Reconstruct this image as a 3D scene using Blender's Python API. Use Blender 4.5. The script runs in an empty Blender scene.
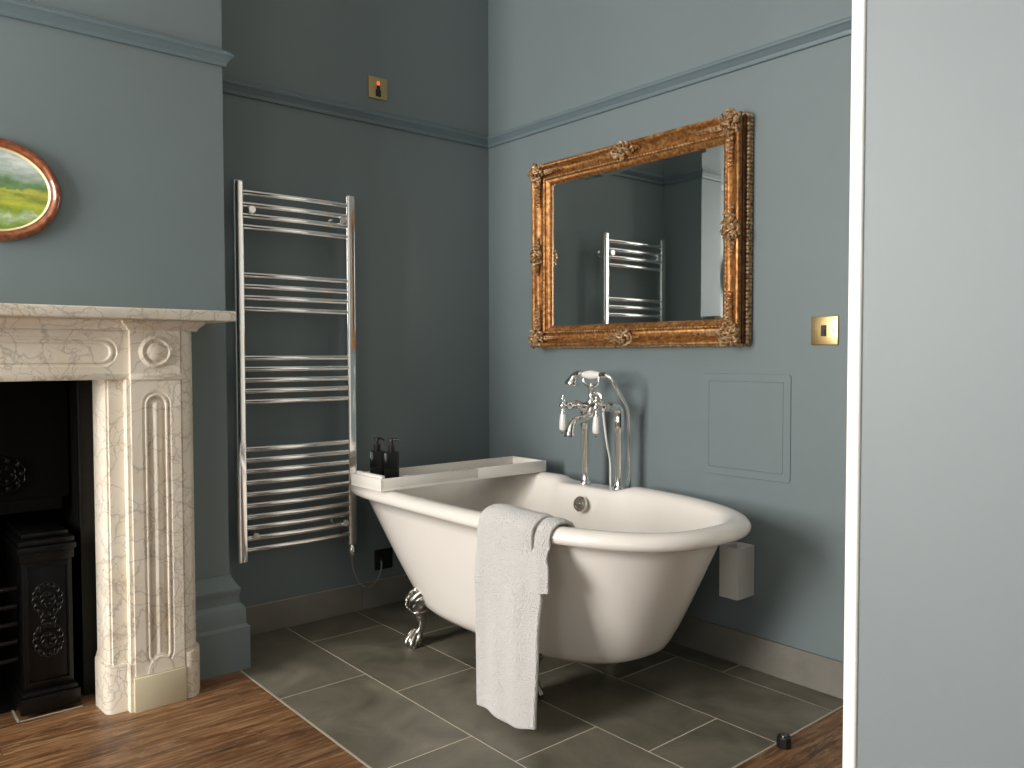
import bpy, bmesh, math, random
from mathutils import Vector, Matrix
random.seed(7)
PI = math.pi
C = bpy.context.scene.collection
SC = bpy.context.scene

# ------------------------------------------------------------------ materials
def mat(name, col=(.5,.5,.5), rough=.5, metal=0., spec=None, coat=None):
    m = bpy.data.materials.new(name); m.use_nodes = True
    b = m.node_tree.nodes['Principled BSDF']
    b.inputs['Base Color'].default_value = (*col, 1)
    b.inputs['Roughness'].default_value = rough
    b.inputs['Metallic'].default_value = metal
    if spec is not None: b.inputs['Specular IOR Level'].default_value = spec
    if coat is not None:
        b.inputs['Coat Weight'].default_value = coat; b.inputs['Coat Roughness'].default_value = .08
    return m
def N(m, t, **kw):
    n = m.node_tree.nodes.new(t)
    for k, v in kw.items():
        if k.startswith('i_'): n.inputs[k[2:].replace('_', ' ')].default_value = v
        else: setattr(n, k, v)
    return n
def L(m, a, b): m.node_tree.links.new(a, b)
def bsdf(m): return m.node_tree.nodes['Principled BSDF']
def ramp(m, stops):
    r = N(m, 'ShaderNodeValToRGB'); e = r.color_ramp.elements
    while len(e) > 1: e.remove(e[-1])
    e[0].position = stops[0][0]; e[0].color = (*stops[0][1], 1)
    for p, c in stops[1:]:
        x = e.new(p); x.color = (*c, 1)
    return r
def coords(m, scale=(1,1,1), rot=(0,0,0)):
    t = N(m, 'ShaderNodeTexCoord'); mp = N(m, 'ShaderNodeMapping')
    mp.inputs['Scale'].default_value = scale; mp.inputs['Rotation'].default_value = rot
    L(m, t.outputs['Object'], mp.inputs['Vector']); return mp.outputs['Vector']
def bump(m, h, strength=.2, dist=.002):
    b = N(m, 'ShaderNodeBump', i_Strength=strength, i_Distance=dist)
    L(m, h, b.inputs['Height']); L(m, b.outputs['Normal'], bsdf(m).inputs['Normal'])

def paint(name, col, rough=.45, var=.05):
    m = mat(name, col, rough)
    v = coords(m)
    n = N(m, 'ShaderNodeTexNoise', i_Scale=1.3, i_Detail=4.); L(m, v, n.inputs['Vector'])
    r = ramp(m, [(.3, tuple(c*(1-var) for c in col)), (.7, tuple(c*(1+var) for c in col))])
    L(m, n.outputs['Fac'], r.inputs['Fac']); L(m, r.outputs['Color'], bsdf(m).inputs['Base Color'])
    n2 = N(m, 'ShaderNodeTexNoise', i_Scale=60., i_Detail=3.); L(m, v, n2.inputs['Vector'])
    bump(m, n2.outputs['Fac'], .08, .001)
    return m
TEAL = (.174, .217, .226)
M_wall = paint('teal_grey_paint', TEAL, .5)
M_trim = paint('teal_grey_trim_paint', (.146, .198, .220), .4, .03)
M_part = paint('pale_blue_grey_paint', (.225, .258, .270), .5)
M_ceil = paint('white_ceiling_paint', (.80, .79, .77), .7, .02)
M_white_paint = mat('white_gloss_paint', (.95, .93, .87), .35)

def marble():
    m = mat('veined_marble', (.78, .7, .58), .28)
    v = coords(m, (1,1,1), (.4, .3, .2))
    w = N(m, 'ShaderNodeTexNoise', i_Scale=5., i_Detail=5.); L(m, v, w.inputs['Vector'])
    mx = N(m, 'ShaderNodeMix', data_type='RGBA', blend_type='MIX'); mx.inputs[0].default_value = .22
    L(m, v, mx.inputs[6]); L(m, w.outputs['Color'], mx.inputs[7])
    def veins(scale, lo, hi):
        vo = N(m, 'ShaderNodeTexVoronoi', feature='DISTANCE_TO_EDGE', i_Scale=scale)
        L(m, mx.outputs[2], vo.inputs['Vector'])
        r = ramp(m, [(0., (1,1,1)), (lo, (.55,.55,.55)), (hi, (0,0,0))])
        L(m, vo.outputs['Distance'], r.inputs['Fac']); return r.outputs['Color']
    a = veins(12., .010, .042); b = veins(27., .010, .040)
    mask = N(m, 'ShaderNodeTexNoise', i_Scale=6., i_Detail=2.); L(m, v, mask.inputs['Vector'])
    mr = ramp(m, [(.40, (0,0,0)), (.56, (1,1,1))]); L(m, mask.outputs['Fac'], mr.inputs['Fac'])
    mb = N(m, 'ShaderNodeMath', operation='MULTIPLY'); L(m, b, mb.inputs[0]); L(m, mr.outputs['Color'], mb.inputs[1])
    ma = N(m, 'ShaderNodeMath', operation='MULTIPLY', use_clamp=True); L(m, a, ma.inputs[0]); ma.inputs[1].default_value = .75
    ad = N(m, 'ShaderNodeMath', operation='MAXIMUM'); L(m, ma.outputs[0], ad.inputs[0]); L(m, mb.outputs[0], ad.inputs[1])
    sc = N(m, 'ShaderNodeMath', operation='MULTIPLY'); L(m, ad.outputs[0], sc.inputs[0]); sc.inputs[1].default_value = .66
    base = ramp(m, [(.3, (.82,.73,.59)), (.6, (.90,.83,.71)), (.8, (.78,.70,.58))])
    n = N(m, 'ShaderNodeTexNoise', i_Scale=7., i_Detail=6.); L(m, v, n.inputs['Vector']); L(m, n.outputs['Fac'], base.inputs['Fac'])
    f = N(m, 'ShaderNodeMix', data_type='RGBA'); L(m, sc.outputs[0], f.inputs[0]); L(m, base.outputs['Color'], f.inputs[6])
    f.inputs[7].default_value = (.27, .22, .19, 1)
    L(m, f.outputs[2], bsdf(m).inputs['Base Color'])
    return m
M_marble = marble()
M_plinth = paint('plain_cream_stone', (.66, .60, .42), .45, .06)

def tile(name, c0, c1, rough=.38):
    m = mat(name, c0, rough)
    v = coords(m)
    a = N(m, 'ShaderNodeAttribute', attribute_name='rnd')
    ad = N(m, 'ShaderNodeVectorMath', operation='ADD'); L(m, v, ad.inputs[0])
    sc = N(m, 'ShaderNodeVectorMath', operation='SCALE'); L(m, a.outputs['Color'], sc.inputs[0]); sc.inputs['Scale'].default_value = 9.
    L(m, sc.outputs[0], ad.inputs[1])
    n = N(m, 'ShaderNodeTexNoise', i_Scale=4.5, i_Detail=7., i_Roughness=.6, i_Distortion=.6); L(m, ad.outputs[0], n.inputs['Vector'])
    r = ramp(m, [(.3, c0), (.55, tuple((a_+b_)/2 for a_, b_ in zip(c0, c1))), (.75, c1)])
    L(m, n.outputs['Fac'], r.inputs['Fac']); L(m, r.outputs['Color'], bsdf(m).inputs['Base Color'])
    rr = N(m, 'ShaderNodeMapRange'); rr.inputs['To Min'].default_value = rough-.08; rr.inputs['To Max'].default_value = rough+.14
    L(m, n.outputs['Fac'], rr.inputs['Value']); L(m, rr.outputs[0], bsdf(m).inputs['Roughness'])
    n2 = N(m, 'ShaderNodeTexNoise', i_Scale=50., i_Detail=4.); L(m, v, n2.inputs['Vector']); bump(m, n2.outputs['Fac'], .12, .001)
    return m
M_tile = tile('olive_grey_floor_tile', (.080,.074,.052), (.235,.215,.165))
M_upst = tile('taupe_upstand_tile', (.185,.172,.145), (.27,.25,.215), .5)
M_grout = paint('pale_grout', (.62,.55,.43), .8, .08)

def wood():
    m = mat('limed_oak_planks', (.2,.1,.05), .42)
    v = coords(m, (1., 1., 1.))
    a = N(m, 'ShaderNodeAttribute', attribute_name='rnd')
    sc = N(m, 'ShaderNodeVectorMath', operation='SCALE'); L(m, a.outputs['Color'], sc.inputs[0]); sc.inputs['Scale'].default_value = 13.
    ad = N(m, 'ShaderNodeVectorMath', operation='ADD'); L(m, v, ad.inputs[0]); L(m, sc.outputs[0], ad.inputs[1])
    mp = N(m, 'ShaderNodeMapping'); mp.inputs['Scale'].default_value = (6., 1.1, 1.); L(m, ad.outputs[0], mp.inputs['Vector'])
    n = N(m, 'ShaderNodeTexNoise', i_Scale=2.2, i_Detail=6., i_Roughness=.55, i_Distortion=1.2); L(m, mp.outputs[0], n.inputs['Vector'])
    r = ramp(m, [(.28, (.080,.034,.013)), (.47, (.175,.080,.030)), (.6, (.25,.125,.052)), (.75, (.34,.19,.09))])
    L(m, n.outputs['Fac'], r.inputs['Fac'])
    mp2 = N(m, 'ShaderNodeMapping'); mp2.inputs['Scale'].default_value = (26., 2.6, 1.); L(m, ad.outputs[0], mp2.inputs['Vector'])
    n2 = N(m, 'ShaderNodeTexNoise', i_Scale=3., i_Detail=5., i_Roughness=.7, i_Distortion=.8); L(m, mp2.outputs[0], n2.inputs['Vector'])
    r2 = ramp(m, [(.52, (0,0,0)), (.62, (.6,.6,.6)), (.68, (.05,.05,.05))]); L(m, n2.outputs['Fac'], r2.inputs['Fac'])
    mp3 = N(m, 'ShaderNodeMapping'); mp3.inputs['Scale'].default_value = (1., .13, 1.); L(m, ad.outputs[0], mp3.inputs['Vector'])
    wv = N(m, 'ShaderNodeTexWave', wave_type='BANDS', bands_direction='X', i_Scale=13., i_Distortion=9., i_Detail=3.)
    wv.inputs['Detail Scale'].default_value = 1.6; L(m, mp3.outputs[0], wv.inputs['Vector'])
    r4 = ramp(m, [(0., (.50,.44,.38)), (.25, (.85,.82,.8)), (.7, (1.05,1.05,1.05)), (.93, (1.2,1.22,1.25)), (1., (1.75,1.85,1.95))]); L(m, wv.outputs['Fac'], r4.inputs['Fac'])
    rg = N(m, 'ShaderNodeMix', data_type='RGBA', blend_type='MULTIPLY'); rg.inputs[0].default_value = .5
    L(m, r.outputs['Color'], rg.inputs[6]); L(m, r4.outputs['Color'], rg.inputs[7])
    f = N(m, 'ShaderNodeMix', data_type='RGBA'); L(m, r2.outputs['Color'], f.inputs[0]); L(m, rg.outputs[2], f.inputs[6]); f.inputs[7].default_value = (.46,.31,.18,1)
    g = N(m, 'ShaderNodeMix', data_type='RGBA', blend_type='MULTIPLY'); g.inputs[0].default_value = .55
    r3 = ramp(m, [(0., (.55,.55,.55)), (1., (1.15,1.1,1.05))]); L(m, a.outputs['Fac'], r3.inputs['Fac'])
    L(m, f.outputs[2], g.inputs[6]); L(m, r3.outputs['Color'], g.inputs[7])
    L(m, g.outputs[2], bsdf(m).inputs['Base Color'])
    bump(m, n2.outputs['Fac'], .25, .0015)
    return m
M_wood = wood()
M_chrome = mat('polished_chrome', (.96,.95,.93), .09, 1.)
M_chrome_dull = mat('aged_silver_plate', (.55,.53,.48), .24, 1.)
M_acrylic = mat('cream_white_acrylic', (.88,.83,.77), .2, 0, .5, .5)
M_porc = mat('white_porcelain', (.88,.86,.82), .15, 0, .5, .5)
M_traywhite = mat('white_lacquered_wood', (.86,.82,.76), .35)
M_plastic = mat('white_plastic', (.86,.84,.78), .35)
M_blackgloss = mat('black_glass', (.006,.006,.006), .12, 0, .5)
M_blackpl = mat('black_plastic', (.012,.012,.012), .35)
M_iron = mat('blackened_cast_iron', (.004,.004,.004), .30, 0, .35)
M_soot = mat('soot_black_iron', (.0025,.0024,.0022), .85, 0, .15)
M_slip = mat('dark_slate_slip', (.010,.009,.006), .6, 0, .3)
M_brass = mat('aged_brass', (.58,.43,.20), .33, 1.)
M_mirror = mat('mirror_glass', (.86,.90,.88), .015, 1.)
M_seal = mat('pale_sealant', (.42,.37,.29), .6)
M_red = mat('red_neon_lens', (.7,.06,.02), .3)
bsdf(M_red).inputs['Emission Color'].default_value = (1,.12,.03,1); bsdf(M_red).inputs['Emission Strength'].default_value = 1.2
M_cable = mat('grey_flex', (.30,.30,.28), .5)

def gold(name, c0, c1, c2, rough):
    m = mat(name, c1, rough, .62)
    v = coords(m)
    n = N(m, 'ShaderNodeTexNoise', i_Scale=70., i_Detail=5.); L(m, v, n.inputs['Vector'])
    r = ramp(m, [(.3, c0), (.5, c1), (.7, c2)]); L(m, n.outputs['Fac'], r.inputs['Fac']); L(m, r.outputs['Color'], bsdf(m).inputs['Base Color'])
    bump(m, n.outputs['Fac'], .3, .002)
    return m
M_gold = gold('antique_gold_leaf', (.15,.055,.014), (.36,.155,.045), (.60,.32,.115), .34)
M_goldorn = gold('pale_gilt_ornament', (.16,.07,.025), (.62,.42,.23), (.90,.70,.45), .36)
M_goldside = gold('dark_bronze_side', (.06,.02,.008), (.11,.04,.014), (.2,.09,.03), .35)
def add_ribs(m, axis_scale):
    v = coords(m, axis_scale)
    w = N(m, 'ShaderNodeTexWave', wave_type='BANDS', bands_direction='DIAGONAL', i_Scale=1.); L(m, v, w.inputs['Vector'])
    b = N(m, 'ShaderNodeBump', i_Strength=.35, i_Distance=.0015); L(m, w.outputs['Fac'], b.inputs['Height'])
    old = bsdf(m).inputs['Normal'].links[0].from_socket
    L(m, old, b.inputs['Normal']); L(m, b.outputs['Normal'], bsdf(m).inputs['Normal'])
add_ribs(M_gold, (62, 62, 62))
M_mahog = gold('polished_mahogany', (.13,.03,.010), (.26,.075,.025), (.36,.12,.045), .3)
bsdf(M_mahog).inputs['Metallic'].default_value = 0.; bsdf(M_mahog).inputs['Coat Weight'].default_value = .5
for l in list(bsdf(M_mahog).inputs['Normal'].links): M_mahog.node_tree.links.remove(l)
M_liner = mat('cream_gilt_liner', (.82,.66,.40), .4)

def painting():
    m = mat('painted_landscape', (.4,.5,.2), .55)
    v = coords(m)
    sep = N(m, 'ShaderNodeSeparateXYZ'); L(m, v, sep.inputs[0])
    n = N(m, 'ShaderNodeTexNoise', i_Scale=16., i_Detail=5., i_Distortion=1.); L(m, v, n.inputs['Vector'])
    ns = N(m, 'ShaderNodeMath', operation='MULTIPLY_ADD'); L(m, n.outputs['Fac'], ns.inputs[0]); ns.inputs[1].default_value = .07
    L(m, sep.outputs['Z'], ns.inputs[2])
    mr = N(m, 'ShaderNodeMapRange'); mr.inputs['From Min'].default_value = -.08; mr.inputs['From Max'].default_value = .16
    L(m, ns.outputs[0], mr.inputs['Value'])
    r = ramp(m, [(0., (.22,.34,.07)), (.1, (.30,.44,.11)), (.17, (.55,.66,.46)), (.24, (.30,.44,.06)), (.32, (.52,.56,.07)), (.4, (.36,.42,.08)),
                 (.48, (.58,.58,.10)), (.52, (.14,.26,.10)), (.6, (.18,.34,.16)), (.66, (.40,.50,.42)), (.74, (.52,.62,.60)), (.86, (.72,.80,.80)), (1., (.55,.68,.74))])
    L(m, mr.outputs[0], r.inputs['Fac'])
    n2 = N(m, 'ShaderNodeTexNoise', i_Scale=45., i_Detail=4.); mp = N(m, 'ShaderNodeMapping'); mp.inputs['Scale'].default_value = (1,.35,1.3)
    L(m, v, mp.inputs['Vector']); L(m, mp.outputs[0], n2.inputs['Vector'])
    r2 = ramp(m, [(.35, (.6,.65,.6)), (.65, (1.25,1.2,1.1))]); L(m, n2.outputs['Fac'], r2.inputs['Fac'])
    g = N(m, 'ShaderNodeMix', data_type='RGBA', blend_type='MULTIPLY'); g.inputs[0].default_value = .8
    L(m, r.outputs['Color'], g.inputs[6]); L(m, r2.outputs['Color'], g.inputs[7]); L(m, g.outputs[2], bsdf(m).inputs['Base Color'])
    return m
M_paint = painting()

def towel_mat():
    m = mat('white_terry', (.92,.89,.86), .95)
    v = coords(m)
    n = N(m, 'ShaderNodeTexNoise', i_Scale=300., i_Detail=3.); L(m, v, n.inputs['Vector'])
    vo = N(m, 'ShaderNodeTexVoronoi', i_Scale=290.); L(m, v, vo.inputs['Vector'])
    ad = N(m, 'ShaderNodeMath', operation='ADD'); L(m, n.outputs['Fac'], ad.inputs[0]); L(m, vo.outputs['Distance'], ad.inputs[1])
    bump(m, ad.outputs[0], 1., .006)
    bsdf(m).inputs['Sheen Weight'].default_value = .5
    return m
M_towel = towel_mat()

# ------------------------------------------------------------------ mesh helpers
def obj(name, bm, m, parent=None, smooth=False, loc=None, norm=True):
    if norm: bmesh.ops.recalc_face_normals(bm, faces=bm.faces)
    me = bpy.data.meshes.new(name); bm.to_mesh(me); bm.free()
    for x in (m if isinstance(m, (list, tuple)) else [m]): me.materials.append(x)
    o = bpy.data.objects.new(name, me); C.objects.link(o)
    if loc is not None:       # origin placed at loc (world), geometry stays where it is
        me.transform(Matrix.Translation(-Vector(loc))); o.location = loc
    if parent is not None:
        o.parent = parent
        if parent.type == 'EMPTY' or True:
            o.matrix_parent_inverse = Matrix.Identity(4)
            # geometry was modelled in world space: compensate the parent's offset
            pl = Vector((0,0,0)); p = parent
            while p: pl += p.location; p = p.parent
            o.location = Vector(o.location) - pl
    if smooth:
        for p in me.polygons: p.use_smooth = True
        if smooth != 'all':
            me.set_sharp_from_angle(angle=math.radians(smooth if smooth > 1 else 38))
    return o
def thing(name, label, cat, loc=(0,0,0), group=None):
    o = bpy.data.objects.new(name, None); C.objects.link(o); o.location = loc; o.empty_display_size = .05
    o['label'] = label; o['category'] = cat
    if group: o['group'] = group
    return o
def tag(o, label, cat, group=None):
    o['label'] = label; o['category'] = cat
    if group: o['group'] = group
    return o
def struct(name, bm, m, smooth=False, parent=None):
    o = obj(name, bm, m, parent, smooth)
    if parent is None: o['kind'] = 'structure'
    return o
def box(bm, x0, x1, y0, y1, z0, z1, bev=0., seg=2):
    vs = [bm.verts.new((x, y, z)) for x in (x0, x1) for y in (y0, y1) for z in (z0, z1)]
    F = [(0,1,3,2), (4,6,7,5), (0,4,5,1), (2,3,7,6), (0,2,6,4), (1,5,7,3)]
    fs = [bm.faces.new([vs[i] for i in f]) for f in F]
    if bev > 0:
        es = list({e for f in fs for e in f.edges})
        bmesh.ops.bevel(bm, geom=es, offset=bev, segments=seg, profile=.5, affect='EDGES')
    return vs
def loft(bm, rings, closed=True, caps=True):
    R = [[bm.verts.new(p) for p in r] for r in rings]
    n = len(R[0])
    for a, b in zip(R, R[1:]):
        for i in range(n if closed else n-1):
            j = (i+1) % n
            bm.faces.new((a[i], a[j], b[j], b[i]))
    if caps and closed:
        bm.faces.new(R[0]); bm.faces.new(R[-1])
    return R
def catmull(pts, n=8):
    P = [Vector(p) for p in pts]; P = [2*P[0]-P[1]] + P + [2*P[-1]-P[-2]]
    out = []
    for i in range(1, len(P)-2):
        for k in range(n):
            t = k/n; a, b, c, d = P[i-1:i+3]
            out.append(.5*((2*b)+(c-a)*t+(2*a-5*b+4*c-d)*t*t+(3*b-a-3*c+d)*t**3))
    out.append(P[-2]); return out
def tube(bm, pts, r, seg=12, ends=True, flat=None):
    """sweep a circle along pts; r is a number or a list with one radius per point"""
    P = [Vector(p) for p in pts]; n = len(P)
    R = r if isinstance(r, (list, tuple)) else [r]*n
    T = [(P[min(i+1, n-1)]-P[max(i-1, 0)]).normalized() for i in range(n)]
    up = Vector((0,0,1)) if abs(T[0].z) < .9 else Vector((0,1,0))
    u = T[0].cross(up).normalized(); rings = []
    for i in range(n):
        u = (u - T[i]*u.dot(T[i])).normalized(); v = T[i].cross(u)
        fy = 1. if flat is None else flat
        rings.append([P[i]+R[i]*(math.cos(a)*u+fy*math.sin(a)*v) for a in [2*PI*k/seg for k in range(seg)]])
    loft(bm, rings, True, ends)
def resample(vals, n):
    m = len(vals)-1; out = []
    for i in range(n):
        t = i/(n-1)*m; k = min(int(t), m-1); f = t-k; out.append(vals[k]*(1-f)+vals[k+1]*f)
    return out
def stube(bm, pts, r, seg=12, n=8, flat=None):
    P = catmull(pts, n)
    tube(bm, P, resample(r, len(P)) if isinstance(r, (list, tuple)) else r, seg, True, flat)
def lathe(bm, prof, origin=(0,0,0), axis='Z', seg=32):
    """prof: list of (radius, height along the axis)"""
    o = Vector(origin); rings = []
    for r, h in prof:
        ring = []
        for k in range(seg):
            a = 2*PI*k/seg; c, s = r*math.cos(a), r*math.sin(a)
            p = {'Z': (c, s, h), 'Y': (c, h, s), 'X': (h, c, s), '-Y': (c, -h, s)}[axis]
            ring.append(o+Vector(p))
        rings.append(ring)
    loft(bm, rings)
def sphere(bm, c, r, sx=1., sy=1., sz=1., u=12, v=8):
    M = Matrix.Translation(Vector(c)) @ Matrix.Diagonal((r*sx, r*sy, r*sz, 1))
    bmesh.ops.create_uvsphere(bm, u_segments=u, v_segments=v, radius=1., matrix=M)
def prism(bm, poly, h0, h1, axis='z'):
    f = {'z': lambda a, b, h: (a, b, h), 'x': lambda a, b, h: (h, a, b), 'y': lambda a, b, h: (a, h, b)}[axis]
    loft(bm, [[f(a, b, h) for a, b in poly] for h in (h0, h1)])
def subsurf(o, n):
    s = o.modifiers.new('smooth', 'SUBSURF'); s.levels = n; s.render_levels = n; return o

# ------------------------------------------------------------------ room
XR, YF, HC = 4.7, -4.9, 3.05            # right wall, wall behind the camera, ceiling height
BX, BY0, BY1 = .27, -3.26, -1.392       # chimney breast: face, far side, near side
OY0, OY1, OZ = -2.79, -1.80, 1.045      # fireplace opening in the breast
T = .1
bm = bmesh.new()                        # wall with the towel radiator, with the flue opening
box(bm, -T, 0, OY1, T, -.1, HC); box(bm, -T, 0, YF, OY0, -.1, HC); box(bm, -T, 0, OY0, OY1, OZ, HC)
struct('wall_left', bm, M_wall)
bm = bmesh.new(); box(bm, 0, XR+T, 0, T, -.1, HC); struct('wall_back', bm, M_wall)
bm = bmesh.new(); box(bm, XR, XR+T, YF-T, 0, -.1, HC); struct('wall_right', bm, M_wall)
# wall behind the camera with two windows
WX = [(0.40, 1.60), (3.15, 4.35)]; WZ0, WZ1 = .75, 2.65
bm = bmesh.new()
xs = [-T, WX[0][0], WX[0][1], WX[1][0], WX[1][1], XR]
for i in (0, 2, 4): box(bm, xs[i], xs[i+1], YF-T, YF, -.1, HC)
for a, b in WX: box(bm, a, b, YF-T, YF, -.1, WZ0); box(bm, a, b, YF-T, YF, WZ1, HC)
struct('wall_front', bm, M_wall)
bm = bmesh.new(); box(bm, -T, XR+T, YF-T, T, HC, HC+.1); struct('ceiling', bm, M_ceil)
bm = bmesh.new()                        # chimney breast: two piers and the part above the opening
box(bm, 0, BX, OY1, BY1, 0, HC); box(bm, 0, BX, BY0, OY0, 0, HC); box(bm, 0, BX, OY0, OY1, OZ, HC)
struct('wall_chimney', bm, M_wall)
for k, (a, b) in enumerate(WX):         # sash windows
    bm = bmesh.new(); y0, y1 = YF-.08, YF-.03
    for q in ((a, a+.05), (b-.05, b)): box(bm, q[0], q[1], y0, y1, WZ0, WZ1, .004)
    for z in (WZ0, (WZ0+WZ1)/2-.025, WZ1-.05): box(bm, a+.05, b-.05, y0, y1, z, z+.05, .004)
    box(bm, (a+b)/2-.012, (a+b)/2+.012, y0+.01, y1-.01, WZ0+.05, WZ1-.05)
    struct('window_%d' % (k+1), bm, M_white_paint)
    bm = bmesh.new(); box(bm, a-.05, b+.05, YF, YF+.07, WZ0-.035, WZ0-.005, .006); struct('trim_%d' % (k+11), bm, M_white_paint)

# partition close to the camera, with its white edge bead
PX, PY = 2.6015, -1.55
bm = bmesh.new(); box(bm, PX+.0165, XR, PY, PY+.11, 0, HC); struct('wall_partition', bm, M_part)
bm = bmesh.new(); box(bm, PX, PX+.0165, PY-.004, PY+.115, 0, HC, .003, 3); struct('trim_1', bm, M_white_paint)

# unseen white panelled door, added beyond the partition for the chrome radiator to reflect
DX0, DX1 = 2.03, 3.55
bm = bmesh.new()
for a, b in ((DX0-.09, DX0), (DX1, DX1+.09)): box(bm, a, b, -.03, 0, 0, 2.75, .005)
box(bm, DX0-.09, DX1+.09, -.03, 0, 2.75, 2.84, .005); box(bm, DX0, DX1, -.03, 0, 2.05, 2.12, .004); box(bm, DX0, DX1, -.016, 0, 2.12, 2.75)  # tall white over-panel added to widen the bright reflection in the bars
struct('trim_6', bm, M_white_paint)
bm = bmesh.new(); box(bm, DX0, DX1, -.018, 0, .006, 2.05)
dr = struct('added_door', bm, M_white_paint)
for a, b, c, d in ((DX0+.11, (DX0+DX1)/2-.05, .25, .95), ((DX0+DX1)/2+.05, DX1-.11, .25, .95), (DX0+.11, (DX0+DX1)/2-.05, 1.10, 1.92), ((DX0+DX1)/2+.05, DX1-.11, 1.10, 1.92)):
    bm = bmesh.new(); box(bm, a, b, -.026, -.017, c, d, .006); obj('added_door_panel', bm, M_white_paint, dr, 40)

# floor: grout bed, tiles; then the oak planks
def slab(bm, lay, x0, x1, y0, y1, z0, z1, bev):
    b2 = bmesh.new(); box(b2, x0, x1, y0, y1, z0, z1, bev, 1)
    l2 = b2.loops.layers.color.new('rnd'); c = (random.random(), random.random(), random.random(), 1)
    for f in b2.faces:
        for lp in f.loops: lp[l2] = c
    me = bpy.data.meshes.new('t'); b2.to_mesh(me); b2.free(); bm.from_mesh(me); bpy.data.meshes.remove(me)
TX1, TY = 1.831, -1.374
GR = .0045
rows = [(-.1115, 0., [1.427, .827, .227]), (-.4275, -.1115, [1.234, .634, .034]), (-.7435, -.4275, [1.628, 1.028, .428]),
        (-1.0595, -.7435, [1.429, .829, .229]), (TY, -1.0595, [1.235, .635, .035])]
bm = bmesh.new(); box(bm, 0, TX1, TY, 0, -.05, -.0012)
o = struct('floor', bm, M_grout)
bm = bmesh.new(); bm.loops.layers.color.new('rnd')
for y0, y1, js in rows:
    e = sorted([0.] + [j for j in js if j > .05] + [TX1])
    for a, b in zip(e, e[1:]): slab(bm, None, a+GR/2, b-GR/2, y0+GR/2, y1-GR/2, -.02, 0, .0008)
struct('floor', bm, M_tile)
bm = bmesh.new(); bm.loops.layers.color.new('rnd')
pw = .19; x = -.1+.016
k = 0
while x < XR:
    offs = random.uniform(0, 1.2); y = YF-offs
    while y < 0:
        ln = random.uniform(1.1, 1.5); y1 = min(y+ln, 0)
        yy0 = max(y, YF)
        if yy0 < y1-.02:
            top = y1
            if x+pw < TX1 and top > TY-.006: top = TY-.006
            a, b = x+.0006, x+pw-.0006
            if top > yy0+.02:
                if x < TX1 < x+pw and y1 > TY:
                    if yy0 < TY-.02: slab(bm, None, a, b, yy0, TY-.006, -.02, 0, .0012)
                    slab(bm, None, TX1+.006, b, max(yy0, TY-.006), y1, -.02, 0, .0012)
                else: slab(bm, None, a, b, yy0+.0006, top-.0006, -.02, 0, .0012)
        y += ln
    x += pw; k += 1
struct('floor', bm, M_wood)
bm = bmesh.new(); box(bm, -T, XR, YF, TY, -.1, -.0205); box(bm, TX1, XR, TY, 0, -.1, -.0205); struct('floor', bm, M_slip)
bm = bmesh.new()                        # pale threshold strip round the tiled area
box(bm, .30, TX1+.006, TY-.006, TY-.001, -.01, .0008); box(bm, TX1+.001, TX1+.006, TY, 0, -.01, .0008); struct('trim_2', bm, M_seal)

# tiled upstands, skirtings
bm = bmesh.new(); bm.loops.layers.color.new('rnd')
for a, b in ((BY1, -.716), (-.713, -.012)): slab(bm, None, .0005, .011, a, b, .0005, .114, .001)
struct('baseboard_left', bm, M_upst)
bm = bmesh.new(); bm.loops.layers.color.new('rnd')
for a, b in ((.0005, DX0-.09),): slab(bm, None, a, b, -.011, -.0005, .0005, .118, .001)
struct('baseboard_back', bm, M_upst)
bm = bmesh.new(); box(bm, .0005, .007, BY1, -.3, .1143, .1165); struct('trim_3', bm, M_seal)

SK = [(0,0), (.052,0), (.052,.150), (.046,.156), (.042,.160), (.042,.212), (.036,.222), (.026,.232), (.024,.262), (.030,.272), (.030,.284), (.020,.296), (.008,.318), (.004,.330), (0,.330)]
def corner_sweep(bm, prof, path):
    """prof (out, z) swept along path [(x, y)] with mitres; the 'out' side is to the right of travel"""
    P = [Vector((p[0], p[1])) for p in path]; rings = []
    for i, p in enumerate(P):
        ns = []
        if i > 0: d = (P[i]-P[i-1]).normalized(); ns.append(Vector((-d.y, d.x)))
        if i < len(P)-1: d = (P[i+1]-P[i]).normalized(); ns.append(Vector((-d.y, d.x)))
        if len(ns) == 2: m = (ns[0]+ns[1]); m = m/m.length_squared*2
        else: m = ns[0]
        rings.append([(p.x+m.x*o_, p.y+m.y*o_, z) for o_, z in prof])
    loft(bm, rings)
bm = bmesh.new(); corner_sweep(bm, SK, [(.0115, BY1), (BX, BY1), (BX, -1.552)])
SKo = struct('baseboard_chimney', bm, M_wall, 35)
# picture rails
RZ = 2.0945
PR = [(0,0), (.010,.001), (.014,.010), (.014,.016), (.020,.022), (.027,.034), (.034,.038), (.034,.046), (.026,.050), (.024,.056), (.012,.062), (0,.064)]
PR = [(a*.9, RZ+b*.88) for a, b in PR]
bm = bmesh.new(); corner_sweep(bm, PR, [(DX0-.09, 0), (0, 0), (0, BY1)])
struct('trim_4', bm, M_trim, 35)
bm = bmesh.new(); corner_sweep(bm, PR, [(0.0, BY1), (BX, BY1), (BX, BY0), (0, BY0)]); struct('trim_5', bm, M_trim, 35)

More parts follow.
